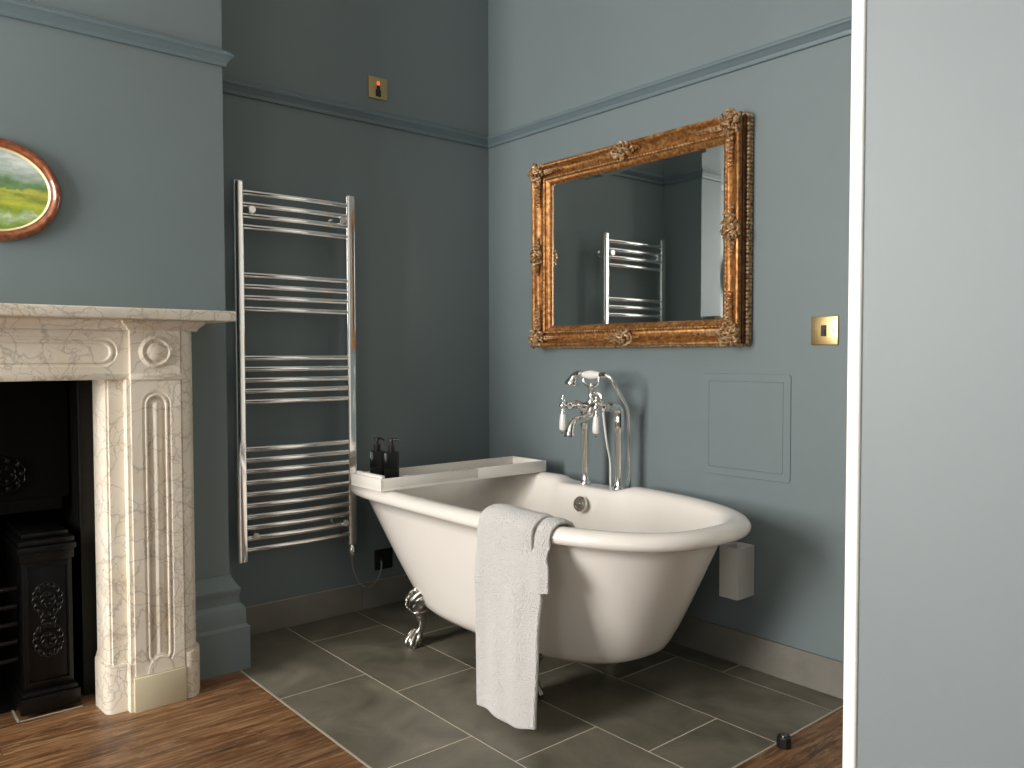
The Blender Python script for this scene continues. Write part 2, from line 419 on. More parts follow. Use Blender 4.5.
# ------------------------------------------------------------------ fireplace surround
MX = .44                                   # front of the jamb
YC = -2.32                                 # centre line of the fireplace
fp = thing('fireplace_surround', 'cream and grey veined carved marble fireplace surround on the chimney breast', 'fireplace', (BX, YC, 0))
def mirrored(f):
    """build the visible right-hand piece and its twin"""
    for s in (1, -1): yield s
def ym(y, s): return y if s == 1 else 2*YC-y
def boxm(bm, s, x0, x1, y0, y1, z0, z1, bev=0., seg=2):
    a, b = sorted((ym(y0, s), ym(y1, s))); return box(bm, x0, x1, a, b, z0, z1, bev, seg)
bm = bmesh.new(); box(bm, BX, .525, ym(-1.455, -1), -1.455, 1.209, 1.242, .004, 3)
obj('shelf', bm, M_marble, fp, 40)
# frieze with a sunk, round-ended panel
def stadium(y0, y1, z0, z1, n=14):
    r = (z1-z0)/2; zc = (z0+z1)/2; out = []
    for k in range(n+1):
        a = -PI/2+PI*k/n; out.append((y1-r+r*math.cos(a), zc+r*math.sin(a)))
    for k in range(n+1):
        a = PI/2+PI*k/n; out.append((y0+r+r*math.cos(a), zc+r*math.sin(a)))
    return out
def vstadium(y0, y1, z0, z1, n=14):
    r = (y1-y0)/2; yc = (y0+y1)/2; out = []
    for k in range(n+1):
        a = PI*k/n; out.append((yc+r*math.cos(a), z1-r+r*math.sin(a)))
    for k in range(n+1):
        a = PI+PI*k/n; out.append((yc+r*math.cos(a), z0+r+r*math.sin(a)))
    return out
def offs(poly, d):
    cy = sum(p[0] for p in poly)/len(poly); cz = sum(p[1] for p in poly)/len(poly); n = len(poly); out = []
    for i in range(n):
        a, b = poly[i-1], poly[(i+1) % n]; t = Vector((b[0]-a[0], b[1]-a[1])).normalized(); nr = Vector((t.y, -t.x))
        v = Vector((poly[i][0]-cy, poly[i][1]-cz))
        if nr.dot(v) < 0: nr = -nr
        out.append((poly[i][0]-nr.x*d, poly[i][1]-nr.y*d))
    return out
def panel_face(bm, x, outer, poly, steps):
    """face at x with rectangle 'outer' (y0,y1,z0,z1) around poly, then moulding steps (inset, dx) inward and a flat middle"""
    y0, y1, z0, z1 = outer; n = len(poly)
    cy = (y0+y1)/2; cz = (z0+z1)/2
    pv = [bm.verts.new((x, a, b)) for a, b in poly]
    rim = []
    pcy = sum(p[0] for p in poly)/n; pcz = sum(p[1] for p in poly)/n
    hy = max(p[0] for p in poly)-pcy; hz = max(p[1] for p in poly)-pcz
    for a, b in poly:                     # project each point to the rectangle
        ys = (y1-a) if a >= pcy else (a-y0); zs = (z1-b) if b >= pcz else (b-z0)
        fy, fz = abs(a-pcy)/hy, abs(b-pcz)/hz
        if fy >= fz: q = (y1 if a >= pcy else y0, b if fz < .999 else b)
        else: q = (a, z1 if b >= pcz else z0)
        rim.append(bm.verts.new((x, *q)))
    cor = {}
    for i in range(n):
        j = (i+1) % n; A, B = rim[i].co, rim[j].co
        if abs(A.y-B.y) > 1e-7 and abs(A.z-B.z) > 1e-7:
            c = bm.verts.new((x, A.y if abs(A.y-y0) < 1e-7 or abs(A.y-y1) < 1e-7 else B.y, A.z if abs(A.z-z0) < 1e-7 or abs(A.z-z1) < 1e-7 else B.z))
            bm.faces.new((rim[i], c, rim[j], pv[j], pv[i]))
        else: bm.faces.new((rim[i], rim[j], pv[j], pv[i]))
    last = pv; cur = x
    for d, dx in steps:
        ring = [bm.verts.new((x+dx, a, b)) for a, b in offs(poly, d)]
        for i in range(n): bm.faces.new((last[i], last[(i+1) % n], ring[(i+1) % n], ring[i]))
        last = ring
    bm.faces.new(last)
def carved(name, x0, x1, y0, y1, z0, z1, poly, steps, m, parent):
    b = bmesh.new(); box(b, x0, x1-.012, y0, y1, z0, z1)
    b2 = bmesh.new(); panel_face(b2, x1, (y0, y1, z0, z1), poly, steps); bmesh.ops.recalc_face_normals(b2, faces=b2.faces)
    # sides of the front slab
    for (ya, yb, za, zb) in ((y0, y1, z0, z0), (y0, y1, z1, z1), (y0, y0, z0, z1), (y1, y1, z0, z1)):
        v = [b.verts.new(p) for p in ((x1-.0121, ya, za), (x1-.0121, yb, zb), (x1, yb, zb), (x1, ya, za))] if za == zb else \
            [b.verts.new(p) for p in ((x1-.0121, ya, za), (x1-.0121, ya, zb), (x1, ya, zb), (x1, ya, za))]
        b.faces.new(v)
    me = bpy.data.meshes.new('t'); b2.to_mesh(me); b2.free(); b.from_mesh(me); bpy.data.meshes.remove(me)
    return obj(name, b, m, parent, 30)
ST = [(.004,-.004), (.010,-.005), (.013,-.001), (.018,-.001), (.022,-.008), (.026,-.009)]
carved('frieze', BX, .420, ym(-1.749, -1), -1.749, 1.045, 1.178, stadium(ym(-1.782, -1), -1.782, 1.066, 1.158), ST, M_marble, fp)
bm = bmesh.new(); box(bm, BX, .428, ym(-1.749, -1), -1.749, 1.028, 1.045, .003); obj('moulding', bm, M_marble, fp, 40)
# cornice under the shelf, breaking forward over the jambs
CO = [(0,1.178), (.006,1.178), (.008,1.184), (.014,1.190), (.022,1.196), (.026,1.200), (.026,1.208), (0,1.208)]
bm = bmesh.new()
def ystep(prof, xb, pts): corner_sweep(bm, prof, pts)
corner_sweep(bm, CO, [(BX, -1.546), (.41, -1.546), (.44, -1.600), (.44, -1.751), (.42, -1.751), (.42, ym(-1.751, -1)), (.44, ym(-1.751, -1)), (.44, ym(-1.600, -1)), (.41, ym(-1.546, -1)), (BX, ym(-1.546, -1))])
box(bm, BX, .43, ym(-1.56, -1), -1.56, 1.178, 1.208)
obj('cornice', bm, M_marble, fp, 40)
for s in (1, -1):
    y0, y1 = sorted((ym(-1.751, s), ym(-1.604, s)))
    # corner block with round boss
    b = bmesh.new(); box(b, BX, .44, y0, y1, 1.045, 1.178); cb = obj('corner_block', b, M_marble, fp, 40)
    b = bmesh.new(); yc = (y0+y1)/2
    lathe(b, [(.050,-.001), (.050,.002), (.047,.003), (.044,.007), (.040,.008), (.036,.003), (.030,.001), (.028,.004), (.022,.008), (.012,.011), (.001,.012)], (.44, yc, 1.112), 'X', 40)
    obj('roundel', b, M_marble, cb, 60)
    b = bmesh.new(); box(b, BX, .446, y0-.002, y1+.006, 1.026, 1.045, .003); obj('moulding', b, M_marble, fp, 40)
    # fluted jamb
    j = carved('jamb', BX, .44, y0, y1, .108, 1.026, vstadium(y0+.030, y1-.030, .125, .992), [(.004,-.004), (.008,-.005), (.011,.0), (.015,.0), (.018,-.012), (.022,-.014), (.03,-.008), (.037,-.003), (.042,-.001)], M_marble, fp)
    # base block, half disc at the foot of the flute
    b = bmesh.new(); box(b, BX, .448, y0-.006 if s == 1 else y0-.002, y1+.002 if s == 1 else y1+.006, 0, .106, .0015); p = obj('plinth', b, M_plinth, fp, 40); p['label'] = 'plain cream stone plinth block'
    b = bmesh.new(); pts = [(yc+.043*math.cos(a), .108+.058*math.sin(a)) for a in [PI*k/24 for k in range(25)]]
    prism(b, pts, .430, .4385, 'x'); prism(b, [(yc+(q-yc)*.86, .108+(z-.108)*.86) for q, z in pts], .438, .4415, 'x'); obj('lunette', b, M_marble, fp, 50)
    # curved outer wing and its plinth
    def wing(grow, z0, z1, name):
        pr = [(BX, -1.604), (.430+grow*.3, -1.604), (.436+grow*.3, -1.598), (.432+grow, -1.585+grow*.5), (.424+grow, -1.572+grow*.6), (.412+grow, -1.562+grow), (.398+grow, -1.556+grow), (.382+grow, -1.553+grow), (.382+grow, -1.548+grow), (.30, -1.546+grow), (BX, -1.546+grow)]
        b = bmesh.new(); prism(b, [(x, ym(y, s)) for x, y in pr], z0, z1, 'z'); return obj(name, b, M_marble, fp, 40)
    wing(0, .150, 1.178, 'wing'); wing(.008, 0, .150, 'wing_plinth')
    # inner stepped return towards the opening
    pr = [(.30, -1.751), (.432, -1.751), (.432, -1.762), (.404, -1.764), (.404, -1.806), (.397, -1.808), (.397, -1.813), (.388, -1.819), (.372, -1.824), (.30, -1.826), (.205, -1.799), (.205, -1.79)]
    b = bmesh.new(); prism(b, [(x, ym(y, s)) for x, y in pr], .150, 1.028, 'z'); obj('inner_return', b, M_marble, fp, 40)
    pr = [(.30, -1.751), (.436, -1.751), (.436, -1.766), (.410, -1.768), (.410, -1.812), (.402, -1.822), (.390, -1.829), (.30, -1.834), (.205, -1.803), (.205, -1.79)]
    b = bmesh.new(); prism(b, [(x, ym(y, s)) for x, y in pr], 0, .149, 'z'); obj('return_plinth', b, M_marble, fp, 40)

# ------------------------------------------------------------------ cast-iron insert
gi = thing('fireplace_insert', 'black cast iron hob grate set inside the marble fireplace opening', 'grate', (.2, YC, 0))
IY = -1.845
bm = bmesh.new(); box(bm, -.5, -.47, ym(IY, -1), IY, 0, 1.03); box(bm, -.47, .10, ym(IY, -1), IY, 1.0, 1.03)
for s in (1, -1): boxm(bm, s, -.47, .19, IY+.028, IY, 0, 1.03)
box(bm, -.47, .18, ym(IY, -1), IY, -.0, .006)
obj('firebox', bm, M_soot, gi)
for s in (1, -1):
    bm = bmesh.new()
    boxm(bm, s, .19, .204, IY+.001, IY-.004, .55, 1.03, .0015)
    obj('edge_moulding', bm, M_iron, gi)
    bm = bmesh.new(); boxm(bm, s, .186, .198, -1.801, IY, 0, 1.03)
    obj('slip', bm, M_slip, gi)
# upper back canopy with relief ornament
bm = bmesh.new(); box(bm, .06, .10, ym(IY-.03, -1), IY-.03, .60, .64, .004); box(bm, .07, .09, ym(IY-.01, -1), IY-.01, .64, 1.02)
obj('canopy', bm, M_soot, gi)
def wreath(bm, x, yc, zc, ry, rz, n, size):
    for k in range(n):
        a = 2*PI*k/n; c = Vector((x, yc+ry*math.cos(a), zc+rz*math.sin(a)))
        sphere(bm, c, size, .7, .9, .9, 8, 6)
        pts = [c+Vector((.002, math.cos(a+t)*size*2.2*t, math.sin(a+t)*size*2.2*t)) for t in (0, .5, 1., 1.6, 2.2)]
        tube(bm, pts, [size*.5, size*.45, size*.4, size*.3, size*.12], 6)
bm = bmesh.new(); wreath(bm, .098, -2.035, .725, .045, .045, 9, .009); wreath(bm, .10, -2.035, .725, .02, .02, 5, .007); obj('rosette', bm, M_iron, gi, 60)
for s in (1, -1):
    b = bmesh.new(); ya, yb = -2.025, -1.880
    def lv(x, g0, z0, z1, bev=.003): boxm(b, s, -.04, x, ya-g0, yb+g0, z0, z1, bev)
    lv(.278, .010, .012, .060); lv(.271, .004, .060, .075, .004)
    lv(.255, -.004, .075, .470); lv(.262, .002, .470, .500); lv(.272, .008, .500, .520, .006); lv(.264, .004, .520, .538, .006); lv(.238, -.008, .538, .556, .006)
    hob = obj('hob_post', b, M_iron, gi, 40)
    b = bmesh.new()                                     # raised panel mouldings and ogee foot
    for y in (-2.012, -1.900): boxm(b, s, .254, .262, y, y+.006, .100, .462, .002)
    boxm(b, s, .254, .262, -2.012, -1.894, .456, .462, .002); boxm(b, s, .254, .262, -2.012, -1.894, .094, .100, .002)
    obj('panel_moulding', b, M_iron, hob, 40)
    b = bmesh.new(); yc = ym(-1.953, s)
    for zc in (.350, .225): wreath(b, .256, yc, zc, .033, .045, 13, .0068)
    for zc in (.350, .225, .288): wreath(b, .258, yc, zc, .012, .016, 6, .0055)
    obj('wreath_relief', b, M_iron, hob, 60)
b = bmesh.new()                                        # fire bars between the hobs
for k in range(5): tube(b, [(.215, -2.03, .17+.055*k), (.225, YC, .17+.055*k), (.215, ym(-2.03, -1), .17+.055*k)], .008, 8)
for k in range(3): tube(b, [(.215, YC+(k-1)*.2, .15), (.215, YC+(k-1)*.2, .42)], .007, 8)
obj('fire_bars', b, M_iron, gi, 50)
b = bmesh.new()
pth = [(.294, -2.040), (.294, -1.866)]
box(b, .280, .286, -2.040, -1.868, .0002, .002); box(b, .0, .286, -2.045, -2.038, .0002, .002)
obj('sealant_line', b, M_seal, gi)

# ------------------------------------------------------------------ oval picture
pc = Vector((BX, -2.072, 1.588)); PA, PB = .174, .150
op = thing('oval_picture', 'small oval landscape painting in polished mahogany frame above the marble mantel', 'picture', pc)
def oval_sweep(bm, prof, A, B, n=72):
    rings = []
    for k in range(n):
        a = 2*PI*k/n; t = Vector((math.cos(a)*B, math.sin(a)*A)).normalized()   # outward normal of the ellipse
        rings.append([(pc.x+x, pc.y+A*math.cos(a)-t.x*d, pc.z+B*math.sin(a)-t.y*d) for d, x in prof])
    R = [[bm.verts.new(p) for p in r] for r in rings]
    for i in range(n):
        A_, B_ = R[i], R[(i+1) % n]
        for k in range(len(prof)-1): bm.faces.new((A_[k], A_[k+1], B_[k+1], B_[k]))
bm = bmesh.new(); oval_sweep(bm, [(.0,.0), (-.002,.006), (.001,.014), (.006,.021), (.012,.023), (.017,.020), (.020,.014), (.023,.013), (.026,.011), (.026,0)], PA, PB); obj('picture_frame', bm, M_mahog, op, 70)
bm = bmesh.new(); oval_sweep(bm, [(.0255,.0), (.0255,.011), (.028,.013), (.031,.010), (.034,.006), (.034,0)], PA, PB); obj('liner', bm, M_liner, op, 70)
bm = bmesh.new(); prism(bm, [(pc.y+(PA-.033)*math.cos(a), pc.z+(PB-.033)*math.sin(a)) for a in [2*PI*k/72 for k in range(72)]], pc.x+.001, pc.x+.007, 'x')
obj('canvas', bm, M_paint, op, loc=pc)

# ------------------------------------------------------------------ sockets and switches
def plate(loc, normal, w, name, label, cat):
    t = thing(name, label, cat, loc); h = w/2; b = bmesh.new()
    x, y, z = loc
    if normal == 'x':
        box(b, 0, .006, y-h, y+h, z-h, z+h, .002, 3); screws = [(.0065, y-h*.68, z), (.0065, y+h*.68, z)]
    else:
        box(b, x-h, x+h, -.006, 0, z-h, z+h, .002, 3); screws = [(x-h*.68, -.0065, z), (x+h*.68, -.0065, z)]
    obj('face_plate', b, M_brass, t, 40)
    for s_ in screws:
        b = bmesh.new(); lathe(b, [(.0001,-.001), (.0035,-.001), (.0035,.0), (.002,.001), (.0001,.001)], s_, 'X' if normal == 'x' else '-Y', 12); obj('screw', b, M_brass, t, 50)
    return t
t = plate((0, -.613, 2.252), 'x', .092, 'fused_switch', 'brass fused switch with red indicator above the picture rail', 'switch')
b = bmesh.new(); box(b, .005, .0085, -.626, -.600, 2.216, 2.246, .001); box(b, .005, .010, -.620, -.606, 2.246, 2.262, .001); obj('rocker', b, M_blackpl, t)
b = bmesh.new(); box(b, .005, .0095, -.619, -.607, 2.266, 2.280, .001); obj('indicator_lamp', b, M_red, t)
t = plate((1.731, 0, 1.177), 'y', .092, 'light_switch', 'square brass light switch with black rocker right of the mirror', 'switch')
b = bmesh.new(); box(b, 1.720, 1.738, -.0085, -.005, 1.159, 1.195, .001); ro = obj('rocker', b, M_blackpl, t)
b = bmesh.new(); box(b, 1.7225, 1.7355, -.0115, -.008, 1.163, 1.178, .001); obj('rocker_tip', b, M_blackpl, ro)
t = thing('flex_outlet', 'small black flex outlet low on the wall behind the bath', 'outlet', (0, -.603, .205))
b = bmesh.new(); box(b, 0, .008, -.648, -.558, .160, .250, .003); obj('face_plate', b, M_blackpl, t, 40)
b = bmesh.new(); lathe(b, [(.0001,0), (.011,0), (.011,.006), (.007,.012), (.0001,.012)], (.008, -.625, .205), 'X', 16); obj('cable_gland', b, M_blackpl, t, 40)

# access panel
t = thing('access_panel', 'square painted access hatch in the wall beneath the mirror', 'panel', (1.434, 0, .851))
x0, x1, z0, z1 = 1.258, 1.613, .668, 1.034
b = bmesh.new()
def rrect(x0, x1, z0, z1, r, n=5):
    out = []
    for cx, cz, a0 in ((x1-r, z1-r, 0), (x0+r, z1-r, PI/2), (x0+r, z0+r, PI), (x1-r, z0+r, 1.5*PI)):
        for k in range(n+1): a = a0+PI/2*k/n; out.append((cx+r*math.cos(a), cz+r*math.sin(a)))
    return out
R1 = rrect(x0, x1, z0, z1, .012)
def ringp(poly, y): return [(a, y, c) for a, c in poly]
def shrink(q): return rrect(x0+q, x1-q, z0+q, z1-q, max(.012-q, .003))
b = bmesh.new(); loft(b, [ringp(R1, 0), ringp(R1, -.0025), ringp(shrink(.001), -.0035), ringp(shrink(.0272), -.0035), ringp(shrink(.0276), -.0028), ringp(shrink(.0276), 0)], True, False)
obj('hatch_frame', b, M_wall, t)
b = bmesh.new(); loft(b, [ringp(shrink(.0282), 0), ringp(shrink(.0282), -.0028), ringp(shrink(.0285), -.0034)]); obj('hatch_door', b, M_wall, t)

# white open-topped box
bm = bmesh.new(); bx0, bx1, by0, bz0, bz1, w_ = 1.403, 1.478, -.100, .259, .436, .007
box(bm, bx0, bx1, by0, by0+w_, bz0, bz1, .0012); box(bm, bx0, bx1, -w_, 0, bz0, bz1, .0012)
box(bm, bx0, bx0+w_, by0+w_, -w_, bz0, bz1); box(bm, bx1-w_, bx1, by0+w_, -w_, bz0, bz1); box(bm, bx0+w_, bx1-w_, by0+w_, -w_, bz0, bz0+w_); box(bm, bx0+.001, bx1-.001, by0+.001, -.001, bz1-.06, bz1-.055)
t = thing('wall_box', 'small white open-topped box fixed to the wall beside the bath end', 'box', (1.44, 0, .259))
obj('box_body', bm, M_plastic, t, 40)

# door stop
t = thing('door_stop', 'small black octagonal door stop screwed to the floor at the tile edge', 'door stop', (1.857, -.432, 0))
b = bmesh.new(); lathe(b, [(.0001,0), (.0215,0), (.0215,.003), (.0205,.026), (.018,.030), (.0001,.030)], (1.857, -.432, .0005), 'Z', 8); obj('stop_body', b, M_blackpl, t)
b = bmesh.new(); lathe(b, [(.0001,0), (.009,0), (.009,.002), (.0001,.002)], (1.857, -.432, .0303), 'Z', 16); obj('screw_cap', b, M_chrome_dull, t)

# ------------------------------------------------------------------ towel radiator
RYL, RYR, RXP = -1.2715, -.803, .085
tr = thing('towel_radiator', 'tall chrome ladder towel radiator on the dark alcove wall', 'radiator', (.0, (RYL+RYR)/2, .3))
def post(y):
    b = bmesh.new(); hy, hx = .0195, .014
    pr = [(RXP+hx*sx*1.0, y+hy*sy) for sx, sy in ()]
    poly = []
    for cx, cy, a0 in ((hx, hy, 0), (-hx, hy, PI/2), (-hx, -hy, PI), (hx, -hy, 1.5*PI)):
        r = .006
        for k in range(6): a = a0+PI/2*k/5; poly.append((RXP+cx-math.copysign(r, cx)+r*math.cos(a), y+cy-math.copysign(r, cy)+r*math.sin(a)))
    prism(b, poly, .318, 1.750, 'z'); return b
for y in (RYL, RYR):
    p = obj('post', post(y), M_chrome, tr, 50)
    b = bmesh.new(); box(b, RXP-.014, RXP+.014, y-.0155, y+.0155, 1.7501, 1.754, .0015); obj('end_cap', b, M_chrome, p, 50)
zs = [1.713,1.668,1.627,1.585, 1.405,1.362,1.320,1.277, 1.092,1.050,1.008,.967,.925, .745,.703,.661,.618,.573,.530,.487,.446,.405,.361]
barb = None
for z in zs:
    if barb is None:
        b = bmesh.new(); n = 16
        pts = [(RXP+.002+.010*math.sin(PI*k/n), RYL+.015+(RYR-RYL-.03)*k/n, zs[0]) for k in range(n+1)]
        tube(b, pts, .0115, 12); barb = obj('bar', b, M_chrome, tr, 60); base = barb.location.copy()
    else:
        c = barb.copy(); C.objects.link(c); c.parent = tr; c.location = base+Vector((0, 0, z-zs[0]))
for y in (-1.222, -.842):
    for z in (1.650, .412):
        b = bmesh.new(); lathe(b, [(.0001,0), (.017,0), (.017,.004), (.011,.007), (.009,.050), (.013,.053), (.015,.058), (.015,.100), (.013,.106), (.0001,.106)], (.001, y, z), 'X', 20); obj('bracket', b, M_chrome, tr, 50)
b = bmesh.new(); lathe(b, [(.0001,-.012), (.010,-.010), (.014,-.002), (.019,.006), (.020,.022), (.015,.036), (.011,.044), (.0001,.0445)], (RXP, RYR, .272), 'Z', 20)
he = obj('heating_element', b, M_chrome, tr, 50)
b = bmesh.new(); stube(b, [(RXP, RYR, .262), (.08, -.797, .215), (.065, -.765, .150), (.05, -.715, .110), (.035, -.665, .115), (.03, -.635, .155), (.024, -.625, .190), (.018, -.625, .205)], .0035, 8, 8)
obj('power_flex', b, M_cable, tr, 60)

# ------------------------------------------------------------------ bath
CX, CY = .88, -.51
bt = thing('bathtub', 'cream roll-top freestanding bath on silver claw feet', 'bathtub', (CX, CY, 0))
NB = 180
def ring(a1, a2, b, n1, n2, z, cx=CX, cy=CY, rim=False, nb=NB):
    out = []
    for k in range(nb):
        t = 2*PI*k/nb; c, s = math.cos(t), math.sin(t); n = n1 if c < 0 else n2; a = a1 if c < 0 else a2
        q = (abs(c)**n+abs(s)**n)**(-1/n); out.append([cx+a*q*c, cy+b*q*s, z])
    return out
def sm(a, b, x): t = max(0., min(1., (x-a)/(b-a))); return t*t*(3-2*t)
A1, A2, BB = .805, .834, .417
N1, N2 = 4.6, 2.62
def rr(d, z): return ring(A1-d, A2-d, BB-d, N1, N2, z)
BA1, BA2, BBB = .50, .575, .285
def body(f, z, n1=2.7, n2=2.5):       # f: 1 under the rim .. 0 at the foot
    return ring(BA1+(A1-.055-BA1)*f, BA2+(A2-.082-BA2)*f, BBB+(BB-.050-BBB)*f, N1+(3.2-N1)*(1-f), N2+(2.5-N2)*(1-f), z)
RZT = .603
rings = []
zt, zb = .553, .185
# outside, from the bottom centre up
for f, z in ((-.85, .120), (-.45, .121), (-.22, .127), (-.10, .140), (-.03, .160)):
    q = ring(BA1*(1+f), BA2*(1+f), BBB*(1+f), 3.2, 2.5, z); rings.append(q)
for i in range(9):
    u = i/8; rings.append(body(u**.92, zb+(zt-zb)*u))
for d, z in ((.040,.552), (.018,.553), (.006,.558), (.0,.567), (-.001,.577), (.004,.588), (.013,.597), (.026,.6025), (.040,.603), (.056,.600), (.070,.592), (.080,.578), (.087,.555)):
    rings.append(rr(d, z))
inner = [(.97,.50), (.90,.42), (.80,.33), (.66,.245), (.52,.205), (.36,.190), (.15,.186)]
for f, z in inner:
    if f > .6:
        u = (f-.6)/.4
        rings.append(ring(.40+(A1-.10-.40)*u, .46+(A2-.10-.46)*u, .22+(BB-.10-.22)*u, 2.6, 2.4, z))
    else: rings.append(ring(.40*f/.6, .46*f/.6, .22*f/.6, 2.5, 2.3, z))
# tap platform: the far rim dips and widens
for r in rings:
    for p in r:
        if p[1] > CY+.12 and p[2] > .545:
            w = sm(.645, .705, p[0])*(1-sm(.985, 1.045, p[0]))
            if w > 0:
                if p[2] > .583: p[2] += (.583-p[2])*w
                e = (BB+CY)-p[1]
                if e > .035: p[1] -= w*.022*min(1, (e-.035)/.03)*(1 if p[2] > .55 else .5)
bm = bmesh.new(); loft(bm, rings)
o = obj('tub', bm, M_acrylic, bt, 'all')
# overflow and waste
b = bmesh.new(); oc = Vector((.848, -.228, .520)); ax = Vector((0, -1, .18)).normalized()
def disc(b, c, ax, prof, seg=24):
    ax = ax.normalized(); u = ax.orthogonal().normalized(); v = ax.cross(u)
    loft(b, [[c+ax*h+u*(r*math.cos(2*PI*k/seg))+v*(r*math.sin(2*PI*k/seg)) for k in range(seg)] for r, h in prof])
OVC, OVA = oc, ax
disc(b, OVC, OVA, [(.0001,-.01), (.030,-.01), (.031,.003), (.028,.008), (.020,.009), (.018,.006), (.006,.006), (.005,.012), (.0001,.013)]); obj('overflow', b, M_chrome_dull, bt, 50)
b = bmesh.new(); lathe(b, [(.0001,.186), (.035,.186), (.035,.191), (.025,.193), (.0001,.193)], (.86, CY, 0), 'Z', 24); obj('waste', b, M_chrome, bt, 50)
# claw feet
def claw(fx, fy, sx, sy):
    """foot leaning outward along the (sx, sy) diagonal"""
    d = Vector((sx*.55, sy*.9, 0)).normalized(); sd = Vector((-d.y, d.x, 0)); c = Vector((fx, fy, 0))
    def P(o_, z): return c+d*o_+Vector((0,0,z))
    b = bmesh.new()
    pts = [P(-.050,.238), P(-.018,.214), P(.002,.186), P(.008,.156), P(.0,.130), P(-.008,.102), P(-.006,.074), P(.008,.048), P(.018,.026), P(.020,.002)]
    rad = [.034, .049, .057, .052, .037, .0265, .024, .030, .037, .033]
    cs = catmull(pts, 6); R = resample(rad, len(cs)); rings = []
    for i, q in enumerate(cs):
        w = R[i]; rg = []; hz = q.z
        rid = .10 if hz > .14 else (.16 if hz < .05 else .05)
        for k in range(28):
            a = 2*PI*k/28; r = w*(1+rid*math.cos(a*(7 if hz > .1 else 5)+hz*60))
            rg.append(q+sd*(r*math.cos(a)*(1.05 if hz > .12 else .95))+d*(r*math.sin(a)*.72))
        rings.append(rg)
    CR = [(q.copy(), R[i]) for i, q in enumerate(cs)]
    def S(z, sd_):
        q, w = min(CR, key=lambda t: abs(t[0].z-z)); k = max(-.97, min(.97, sd_/w)); return Vector((q.x, q.y, z))+sd*sd_+d*(w*.74*math.sqrt(1-k*k)+.001)
    loft(b, rings); ft = obj('claw_foot', b, M_chrome_dull, bt, 60)
    b = bmesh.new()                                     # acanthus scrolls on the knee, collar, toes
    for s_ in (-1, 1):
        for k in range(4):
            pts = []
            for i in range(11):
                t = i/10; a = t*5.0+k*.7; r = .019*(1-t*.7)
                pts.append(S(.212-.020*k+r*math.sin(a)*.8, s_*(.016+.004*(k % 2)+r*math.cos(a)*.8-.004*k)))
            tube(b, pts, [.0050-.00030*i for i in range(11)], 6)
    stube(b, [S(.220, 0), S(.200, 0), S(.175, 0), S(.148, 0)], [.003,.007,.006,.003], 8)
    pts = [P(.003,.138)+sd*(.042*math.cos(a))+d*(.032*math.sin(a)) for a in [2*PI*k/24 for k in range(25)]]
    tube(b, pts, .0055, 8, False); obj('scroll_relief', b, M_chrome_dull, ft, 60)
    b = bmesh.new()
    for a in (-.95, -.32, .32, .95):
        dd = (d*math.cos(a)+sd*math.sin(a)); q = P(.0, 0)
        stube(b, [q+dd*.016+Vector((0,0,.064)), q+dd*.038+Vector((0,0,.042)), q+dd*.052+Vector((0,0,.020)), q+dd*.050+Vector((0,0,.004))], [.006,.009,.009,.004], 8)
    obj('toes', b, M_chrome_dull, ft, 60)
for fx, fy, sx, sy in ((.525, -.765, -1, -1), (1.140, -.745, 1, -1), (.525, -.255, -1, 1), (1.10, -.33, 1, 1)): claw(fx, fy, sx, sy)

# ------------------------------------------------------------------ bath mixer tap
tx0, tx1, ty = .786, .966, -.135
mt = thing('bath_mixer_tap', 'chrome and white ceramic bath shower mixer standing on the far bath rim', 'tap', ((tx0+tx1)/2, ty, .585))
for x in (tx0, tx1):
    b = bmesh.new(); lathe(b, [(.0001,.5850), (.024,.5850), (.024,.589), (.017,.596), (.0155,.602), (.0155,.80), (.0175,.802), (.0175,.808), (.0185,.812), (.0205,.83), (.0205,.862), (.018,.87), (.0001,.87)], (x, ty, 0), 'Z', 24)
    stube(b, [(x, ty, .86), (x, ty-.003, .885), (x, ty-.016, .899), (x, ty-.034, .903)], [.0195,.0200,.0190,.0175], 18)
    obj('standpipe', b, M_chrome, mt, 50)
yb = ty-.058                                           # axis of the cross body
b = bmesh.new()
lathe(b, [(.0001,0), (.012,0), (.016,.006), (.016,.016), (.012,.022), (.012,.045), (.018,.055), (.021,.078), (.021,.102), (.018,.125), (.012,.135), (.012,.158), (.016,.164), (.016,.174), (.012,.18), (.0001,.18)], (tx0, yb+.01, .903), 'X', 24)
for x in (tx0, tx1):
    lathe(b, [(.0001,-.03), (.017,-.03), (.019,-.02), (.019,.0), (.0155,.008), (.0155,.014), (.0185,.020), (.0185,.034), (.014,.042), (.0105,.048), (.0105,.058), (.0001,.058)], (x, yb, .903), '-Y', 24)
obj('mixer_body', b, M_chrome, mt, 50)
for x in (tx0, tx1):
    yl = yb-.068
    b = bmesh.new(); sphere(b, (x, yl, .903), .0150, 1, 1, 1, 18, 12)
    lathe(b, [(.0001,.912), (.007,.914), (.0055,.920), (.0085,.926), (.0075,.934), (.004,.939), (.0045,.944), (.0001,.948)], (x, yl, 0), 'Z', 16)
    lathe(b, [(.0001,.872), (.0085,.872), (.0085,.879), (.006,.884), (.006,.892), (.0001,.894)], (x, yl, 0), 'Z', 16)
    lv = obj('lever', b, M_chrome, mt, 50)
    b = bmesh.new(); lathe(b, [(.0001,.806), (.0115,.807), (.0145,.812), (.0148,.830), (.0128,.855), (.0105,.871), (.0001,.872)], (x, yl, 0), 'Z', 20); obj('ceramic_grip', b, M_porc, lv, 50)
    b = bmesh.new(); lathe(b, [(.0001,.786), (.004,.788), (.0055,.793), (.004,.798), (.006,.803), (.009,.808), (.0001,.809)], (x, yl, 0), 'Z', 16); obj('finial', b, M_chrome, lv, 50)
xm = (tx0+tx1)/2-.002
